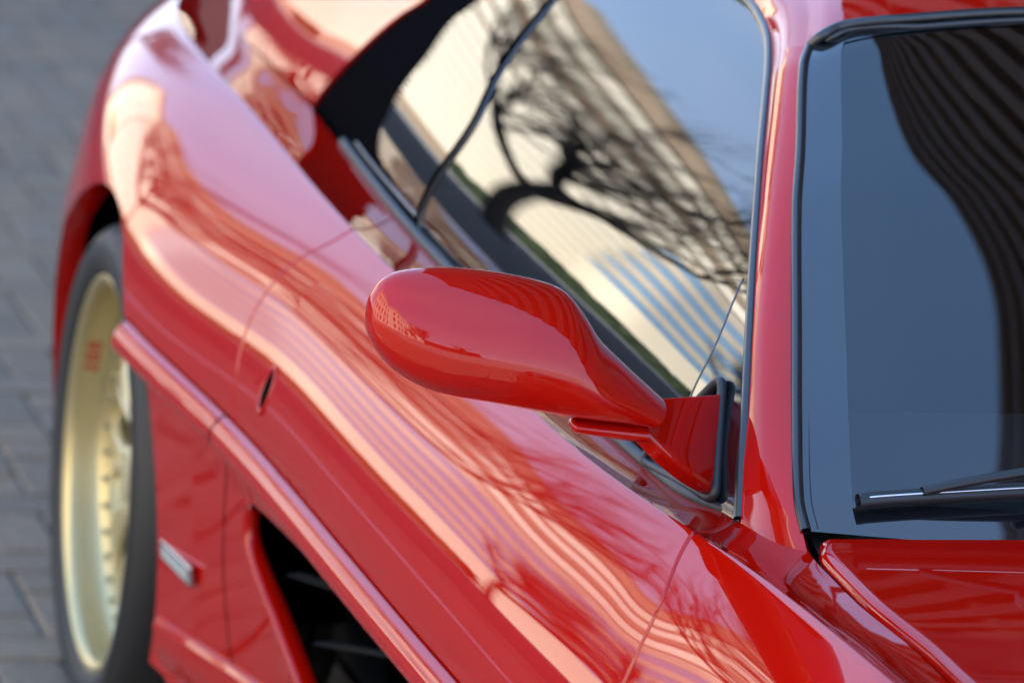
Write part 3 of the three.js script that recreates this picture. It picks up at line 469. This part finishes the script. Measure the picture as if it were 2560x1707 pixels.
/* ---------------------------------------------------------------- wheels */
const lathe = (pts, n = 96) => new THREE.LatheGeometry(pts.map(p => new THREE.Vector2(p[0], p[1])), n); // [radius, depth inwards]
function makeWheel() { // axis along x, outer face towards -x
  const w = new THREE.Group(); w.name = 'wheel';
  const ax = g => g.rotateZ(-Math.PI / 2); // lathe axis y -> +x (inwards)
  const tyre = part('tyre', ax(lathe([[0.236, 0.012], [0.240, -0.002], [0.247, -0.007], [0.255, -0.010], [0.264, -0.012], [0.274, -0.012], [0.284, -0.009], [0.293, -0.002], [0.300, 0.007], [0.305, 0.019], [0.308, 0.035], [0.3095, 0.05], [0.3100, 0.11], [0.3100, 0.16], [0.3075, 0.235], [0.298, 0.25], [0.27, 0.262], [0.24, 0.25]], 128)), M.tyre, w);
  for (const [d, r] of [[0.055, 0.3103], [0.10, 0.3107], [0.165, 0.3107], [0.21, 0.3100]]) part('tread_groove', ax(new THREE.TorusGeometry(r - 0.002, 0.0035, 6, 96).rotateX(Math.PI / 2).translate(0, d, 0)), M.black, tyre);
  part('sidewall_ring', ax(new THREE.TorusGeometry(0.278, 0.0014, 6, 128).rotateX(Math.PI / 2).translate(0, -0.0112, 0)), M.tyre, tyre);
  const rim = part('rim', ax(lathe([[0.2395, 0.010], [0.2425, 0.002], [0.2415, -0.003], [0.238, -0.004], [0.2345, -0.002], [0.2310, 0.001], [0.2296, 0.004], [0.2282, 0.0065], [0.2276, 0.020], [0.2268, 0.034], [0.2250, 0.038], [0.2242, 0.045], [0.217, 0.0485], [0.2145, 0.050], [0.2135, 0.053], [0.213, 0.064], [0.208, 0.067], [0.2065, 0.12], [0.212, 0.235], [0.235, 0.245]], 128)), M.gold, w);
  // red letters on the deep lip
  const cv = document.createElement('canvas'); cv.width = 512; cv.height = 192; const cx = cv.getContext('2d'); cx.clearRect(0, 0, 512, 192); cx.fillStyle = '#fff'; cx.font = 'bold 210px sans-serif'; cx.textAlign = 'center'; cx.textBaseline = 'middle'; cx.save(); cx.translate(256, 100); cx.scale(1.08, 1.0); cx.fillText('BBS', 0, 0); cx.restore();
  const ct = new THREE.CanvasTexture(cv);
  const dm = std(lin(0.45, 0.035, 0.02), 0.5, 0, { alphaMap: ct, alphaTest: 0.5 });
  const text = surf((u, v) => { const th = lerp(2.58, 2.86, u), r = lerp(0.2263, 0.2276, v); return [lerp(0.031, 0.0085, v), r * Math.sin(th), r * Math.cos(th)]; }, 24, 4, { out: p => [0, -p[1], -p[2]] });
  { const q = text.attributes.uv; for (let i = 0; i < q.count; i++) q.setXY(i, q.getX(i), q.getY(i)); }
  part('lip_lettering', text, dm, rim);
  // lattice spokes
  const sg = [];
  for (const s of [-1, 1]) { const c = new C3(t => { const r = lerp(0.212, 0.062, t), a = s * 0.155 * (1 - Math.pow(t, 1.4)); return [0.0645 - 0.022 * Math.sin(Math.PI * Math.min(1, t * 0.9 + 0.1)) * 0.6, r * Math.cos(a), r * Math.sin(a)]; }); const tg = new THREE.TubeGeometry(c, 24, 0.0085, 8); sg.push(tg); }
  const spoke = merge(sg);
  for (let k = 0; k < 10; k++) { const m = part('spoke', spoke, M.goldface, w); m.rotation.x = k * Math.PI / 5 + 0.2; }
  part('hub', ax(lathe([[0.001, 0.030], [0.028, 0.031], [0.034, 0.036], [0.040, 0.046], [0.07, 0.052], [0.078, 0.062], [0.074, 0.085]], 64)), M.goldface, w);
  part('brake_disc', ax(new THREE.CylinderGeometry(0.165, 0.165, 0.028, 64).translate(0, 0.125, 0)), M.brake, w);
  part('barrel_back', ax(new THREE.CylinderGeometry(0.204, 0.204, 0.004, 48).translate(0, 0.16, 0)), M.black, w);
  const bolt = ax(new THREE.CylinderGeometry(0.0042, 0.0046, 0.008, 8).translate(0, 0.047, 0));
  for (let k = 0; k < 40; k++) { const m = part('bolt', bolt, M.steel, w); const a = k * Math.PI / 20; m.position.set(0, 0.2165 * Math.cos(a), 0.2165 * Math.sin(a)); }
  part('valve', ax(new THREE.CylinderGeometry(0.004, 0.004, 0.03, 8)).rotateY(0.3).translate(0.05, 0.21, -0.035), M.rubber, w);
  return w;
}
const wheel = makeWheel();
const wheelAt = (x, z, turn, first) => { const w = first ? wheel : wheel.clone(); w.position.set(x, Y_AX, z); w.rotation.y = turn - 0.03; car.add(w); return w; };
wheelAt(-0.936, 0.03, 0, true); wheelAt(0.936, 0.03, Math.PI); wheelAt(-0.885, 2.45, 0); wheelAt(0.885, 2.45, Math.PI);
for (const [x, z] of [[-0.93, Z_AX], [0.93, Z_AX], [-0.88, 2.45], [0.88, 2.45]]) {
  const s = Math.sign(x);
  const g = surf((u, v) => { const a = lerp(-0.2, Math.PI + 0.2, u), r = R_ARCH + 0.012; return [x + 0.012 * -s - s * 0.36 * v, Y_AX + r * Math.sin(a), z - r * Math.cos(a)]; }, 40, 4, { out: p => [0, Y_AX - p[1], z - p[2]] });
  const d = new THREE.CircleGeometry(R_ARCH + 0.02, 40).rotateY(Math.PI / 2).translate(x - s * 0.37, Y_AX, z);
  part('wheel_well', merge([g, d]), M.black, car);
}

/* ---------------------------------------------------------------- cabin and underbody */
part('cabin_tub', merge([box(1.40, 0.02, 1.5, 0, 0.22, 1.02), box(0.02, 0.55, 1.5, -0.70, 0.49, 1.02), box(0.02, 0.55, 1.5, 0.70, 0.49, 1.02), box(1.36, 0.50, 0.02, 0, 0.50, 0.28), box(1.04, 0.30, 0.02, 0, 0.90, 0.28), box(1.40, 0.55, 0.02, 0, 0.49, 1.77)]), M.dark, car);
part('engine_bay', box(1.30, 0.5, 1.1, 0, 0.48, -0.32), M.black, car);
part('front_bay', box(1.16, 0.42, 1.2, 0, 0.50, 2.45), M.black, car);
part('floor_pan', box(1.72, 0.03, 1.6, 0, 0.15, 1.2), M.black, car);
part('dashboard', merge([new RoundedBoxGeometry(1.34, 0.10, 0.42, 4, 0.04).translate(0, 0.745, 1.55)]), M.dash, car);
const seatGeo = merge([new RoundedBoxGeometry(0.46, 0.14, 0.50, 4, 0.05).translate(0, 0.36, 0.95), new RoundedBoxGeometry(0.44, 0.58, 0.14, 4, 0.06).rotateX(-0.32).translate(0, 0.66, 0.58), new RoundedBoxGeometry(0.24, 0.16, 0.09, 4, 0.04).rotateX(-0.32).translate(0, 0.97, 0.47)]);
for (const x of [-0.36, 0.36]) part('seat', seatGeo.clone().translate(x, 0, 0), M.leather, car);
{ const t = new THREE.TorusGeometry(0.175, 0.014, 10, 48).rotateX(-0.45).translate(0.36, 0.74, 1.25); part('steering_wheel', t, M.leather, car); }

/*ENV*/
/* ---------------------------------------------------------------- the street round the car: what the paint and the glass mirror */
{ // road beyond the paved forecourt, its kerb, and a pale stone gutter beside the car
  const asphalt = std(lin(0.034, 0.034, 0.035), 0.95, 0, { map: (() => { const t = grain.clone(); t.repeat.set(60, 9); t.needsUpdate = true; return t; })() });
  const road = part('road', new THREE.PlaneGeometry(140, 37).rotateX(-Math.PI / 2).translate(-20, 0.0235, -24), asphalt, scene); road.userData.kind = 'structure';
  const kerb = new THREE.Group(); kerb.name = 'kerb'; kerb.userData.kind = 'structure'; scene.add(kerb);
  const kg = new RoundedBoxGeometry(0.99, 0.16, 0.15, 1, 0.012), km = std(lin(0.30, 0.30, 0.29), 0.85, 0, { map: grain });
  for (let i = 0; i < 34; i++) { const m = part('kerb_stone', kg, km, kerb); m.position.set(-26 + i, 0.05, -5.5); }
  const gut = new THREE.Group(); gut.name = 'stone_gutter'; gut.userData.kind = 'structure'; scene.add(gut);
  const gg = new RoundedBoxGeometry(0.13, 0.09, 0.58, 1, 0.006), gm = std(lin(0.62, 0.61, 0.60), 0.8, 0, { map: grain });
  for (let i = 0; i < 18; i++) { const m = part('gutter_stone', gg, gm, gut); m.position.set(-2.52, -0.012, 1.5 - i * 0.585); }
}
const E = {
  cream: std(lin(0.84, 0.78, 0.65), 0.85, 0, { map: (() => { const t = grain.clone(); t.repeat.set(0.5, 0.5); t.needsUpdate = true; return t; })() }),
  cream2: std(lin(0.62, 0.55, 0.43), 0.85),
  tan: std(lin(0.30, 0.225, 0.16), 0.85),
  joint: std(lin(0.20, 0.17, 0.13), 0.9),
  beige: std(lin(0.42, 0.37, 0.30), 0.85),
  blueglass: phys(lin(0.16, 0.26, 0.38), 0.12, 0, { clearcoat: 1 }),
  darkglass: phys(lin(0.010, 0.010, 0.011), 0.06, 0, { clearcoat: 1, clearcoatRoughness: 0.02 }),
  brown: std(lin(0.15, 0.092, 0.066), 0.8),
  orange: std(lin(0.62, 0.25, 0.10), 0.8),
  bark: std(lin(0.07, 0.055, 0.045), 0.95),
  hedge: std(lin(0.035, 0.055, 0.025), 0.9),
  brick: std(lin(0.26, 0.16, 0.12), 0.9),
};
{ // long pale office building across the road, and its taller neighbour
  const mk = (name, label, x0, x1, h, rows, wins) => {
    const b = thing(name, label, 'building'); b.position.set(0, 0, -75); b.scale.set(1.25, 1.25, 1);
    part('wall', box(x1 - x0, h - 0.2, 14, (x0 + x1) / 2, h / 2 - 0.1, -7.2), E.joint, b);
    let y = 0.0;
    for (const [hh, m, proud] of rows) { part('stone_course', box(x1 - x0 + 2 * proud, hh - 0.07, 0.3 + proud, (x0 + x1) / 2, y + hh / 2, -0.1 + proud / 2), m, b); y += hh; }
    for (const [wx, wy, ww, wh] of wins) { const f = part('window', box(ww, wh, 0.12, wx, wy, 0.12), E.darkglass, b); part('window_sill', box(ww + 0.3, 0.12, 0.3, wx, wy - wh / 2, 0.2), E.cream2, f); }
    return b;
  };
  const r1 = [[1.1, E.tan, 0.02]]; for (let i = 0; i < 13; i++) { r1.push([0.92, E.cream, 0]); if (i > 9) r1.push([0.2, E.tan, 0.06]); }
  r1.push([0.55, E.tan, 0.05], [0.75, E.cream, 0], [0.30, E.tan, 0.04], [0.9, E.cream, 0.02], [0.9, E.tan, 0.3]);
  const w1 = [];
  mk('office_building', 'long low pale stone office building with brown cornice across the road', -48, -11.0, 17.8, r1, w1);
  const r2 = [[3.4, E.cream2, 0]]; for (let i = 0; i < 9; i++) r2.push([1.12, E.cream, 0]); r2.push([1.6, E.cream2, 0.1], [0.5, E.tan, 0.4]);
  const b2 = mk('office_building', 'taller plain pale stone office building with fine horizontal joints across the road', -10.8, -6.0, 15.9, r2, []);
  for (let i = 0; i < 1; i++) part('awning', new THREE.CylinderGeometry(1.1, 1.1, 2.6, 16, 1, false, 0, Math.PI / 2).rotateZ(Math.PI / 2).translate(-9.4 + i * 3.4, 2.2, 0.05), E.orange, b2);
}
{ // round-cornered block with ribbon windows
  const b = thing('ribbon_window_block', 'beige round cornered block with blue ribbon windows before the pale office building', 'building'); b.position.set(-33.5, 0, -69);
  const plan = (w, d, r) => { const s = new THREE.Shape(); s.moveTo(-w + r, -d); s.lineTo(w - r, -d); s.quadraticCurveTo(w, -d, w, -d + r); s.lineTo(w, d - r); s.quadraticCurveTo(w, d, w - r, d); s.lineTo(-w + r, d); s.quadraticCurveTo(-w, d, -w, d - r); s.lineTo(-w, -d + r); s.quadraticCurveTo(-w, -d, -w + r, -d); return s; };
  const slab = (w, y, h) => new THREE.ExtrudeGeometry(plan(w, w * 0.4, 2.6), { depth: h, bevelEnabled: false, curveSegments: 12 }).rotateX(-Math.PI / 2).translate(0, y, 0);
  part('base_storey', slab(7.5, 0, 4.6), E.cream2, b);
  for (let i = 0; i < 5; i++) { part('window_band', slab(7.4, 4.6 + i * 1.8, 0.95), E.blueglass, b); part('spandrel', slab(7.5, 5.55 + i * 1.8, 0.85), E.beige, b); }
}
{ // tall brown building beside the car; it shades the forecourt
  const b = thing('tower_block', 'tall dark brown office tower with horizontal window bands shading the forecourt', 'building'); b.position.set(4.7, 0, 0);
  const z0 = -22, z1 = 7.6, zc = (z0 + z1) / 2, L = z1 - z0;
  part('core', box(5, 34.4, L - 0.6, 2.9, 17.2, zc), E.darkglass, b);
  for (let i = 0; i < 17; i++) {
    part('spandrel', box(5.6, 1.05, L, 2.7, 0.6 + i * 2.08, zc), E.brown, b);
  }
  const mg = box(0.25, 34, 0.28, 0.18, 17, 0); for (let i = 0; i < 9; i++) { const m = part('pier', mg, E.brown, b); m.position.z = z0 + 0.3 + i * (L - 0.6) / 8; }
  part('parapet', box(5.8, 1.0, L + 0.2, 2.7, 35.2, zc), E.brown, b);
}
{ // sunlit terrace along the other side of the forecourt
  const b = thing('terrace', 'long cream rendered terrace facing the forecourt with rows of sash windows', 'building'); b.position.set(-20, 0, 0);
  const z0 = -9, z1 = 51, zc = (z0 + z1) / 2, L = z1 - z0;
  part('wall', box(9, 13, L, -4.5, 6.5, zc), E.cream, b); part('cornice', box(9.8, 0.6, L + 0.6, -4.4, 13.3, zc), E.cream2, b); part('plinth', box(9.1, 1.0, L + 0.1, -4.48, 0.5, zc), E.tan, b);
  for (let j = 0; j < 3; j++) for (let i = 0; i < 14; i++) { const w = part('window', box(0.12, 2.0, 1.3, 0.02, 3.2 + j * 3.7, z0 + 3 + i * 4.2), E.darkglass, b); part('window_sill', box(0.3, 0.14, 1.7, 0.1, 2.15 + j * 3.7, z0 + 3 + i * 4.2), E.cream2, w); }
}
{ // low buildings on the far side of the forecourt, behind the camera
  const b = thing('low_building', 'low brick building far beyond the front of the car', 'building'); b.position.set(-14, 0, 62);
  part('wall', box(26, 6.0, 10, 0, 3.0, 5), E.brick, b); part('roof_slab', box(26.6, 0.4, 10.6, 0, 6.2, 5), E.tan, b);
  for (let i = 0; i < 6; i++) part('window', box(2.2, 1.6, 0.1, -11 + i * 4.4, 3.4, -0.06), E.darkglass, b);
  const c = thing('corner_house', 'narrow brick house with flat roof beyond the front of the car', 'building'); c.position.set(-40, 0, 48);
  part('wall', box(9, 11, 9, 0, 5.5, 0), E.brick, c); part('roof_slab', box(9.5, 0.4, 9.5, 0, 11.2, 0), E.tan, c);
  for (let i = 0; i < 3; i++) for (let j = 0; j < 3; j++) part('window', box(1.3, 1.6, 0.1, -2.8 + i * 2.8, 2.4 + j * 3.1, -4.53), E.darkglass, c);
}
function bareTree(label, x, z, h, seed0, spread = 1) {
  seed = seed0; const t = thing('bare_tree', label, 'tree', 'bare street trees'); t.position.set(x, 0, z);
  const parts = [[], []];
  const limb = (p, d, len, r, depth) => {
    const n = 4, pts = [p.clone()], q = p.clone(), v = d.clone();
    for (let i = 0; i < n; i++) { v.add(V(rnd() - 0.5, rnd() - 0.35, rnd() - 0.5).multiplyScalar(depth ? 0.28 : 0.08)).normalize(); q.addScaledVector(v, len / n); pts.push(q.clone()); }
    for (let i = 0; i < n; i++) { const a = pts[i], b = pts[i + 1], l = a.distanceTo(b), ra = lerp(r, r * 0.62, i / n), rb = lerp(r, r * 0.62, (i + 1) / n); const g = new THREE.CylinderGeometry(rb, ra, l * 1.04, depth < 2 ? 9 : 5, 1, true).translate(0, l / 2, 0); g.applyQuaternion(new THREE.Quaternion().setFromUnitVectors(V(0, 1, 0), b.clone().sub(a).normalize())); g.translate(a.x, a.y, a.z); parts[depth ? 1 : 0].push(g); }
    if (depth >= 6 || r < 0.006) return;
    const k = depth === 0 ? 6 : 3;
    for (let i = 0; i < k; i++) { const s = pts[depth === 0 ? 3 + (i % 2) : 1 + Math.floor(rnd() * n)], w = V(rnd() - 0.5, 0.18 + rnd() * 0.35, rnd() - 0.5).normalize(), e = v.clone().lerp(w, (depth === 0 ? 0.62 : 0.58) * spread).normalize(); limb(s, e, len * (0.62 + rnd() * 0.25), r * (0.5 + rnd() * 0.12), depth + 1); }
  };
  limb(V(0, 0, 0), V(0.04, 1, 0.02), h * 0.32, h * 0.018, 0);
  part('trunk', merge(parts[0]), E.bark, t); part('branches', merge(parts[1]), E.bark, t);
}
bareTree('bare spreading street tree across the kerb behind the car', -8.4, -23, 10.5, 11, 1.15);
bareTree('bare street tree near the end of the brown tower', 0.5, -30, 9.0, 23, 1);
bareTree('bare street tree before the beige ribbon window block', -19, -34, 8.0, 37, 1.1);
bareTree('bare street tree beside the narrow brick house', -30, 33, 8, 41, 1);
bareTree('tall bare street tree before the low brick building', -17, 36, 10, 59, 1.1);
bareTree('bare street tree standing alone on the paving ahead of the car', -8.5, 21, 8.5, 83, 1.1);
bareTree('bare street tree at the corner of the low brick building', -5, 44, 9, 67, 1.1);
{ // clipped hedge along the road
  seed = 99; const h = thing('hedge', 'dark clipped evergreen hedge along the far side of the road', 'hedge'); h.position.set(-24, 0, -58);
  const g = []; for (let i = 0; i < 900; i++) { const s = 0.16 + rnd() * 0.16; g.push(new THREE.TetrahedronGeometry(s, 0).rotateX(rnd() * 6).rotateY(rnd() * 6).translate((rnd() - 0.5) * 13, 0.2 + rnd() * 1.25, (rnd() - 0.5) * 1.1)); }
  part('foliage', merge(g), E.hedge, h); part('stems', box(12.4, 1.1, 0.7, 0, 0.6, 0), E.hedge, h);
}

scene.traverse(o => { if (o.isMesh) o.castShadow = o.receiveShadow = true; });
renderer.render(scene, camera);
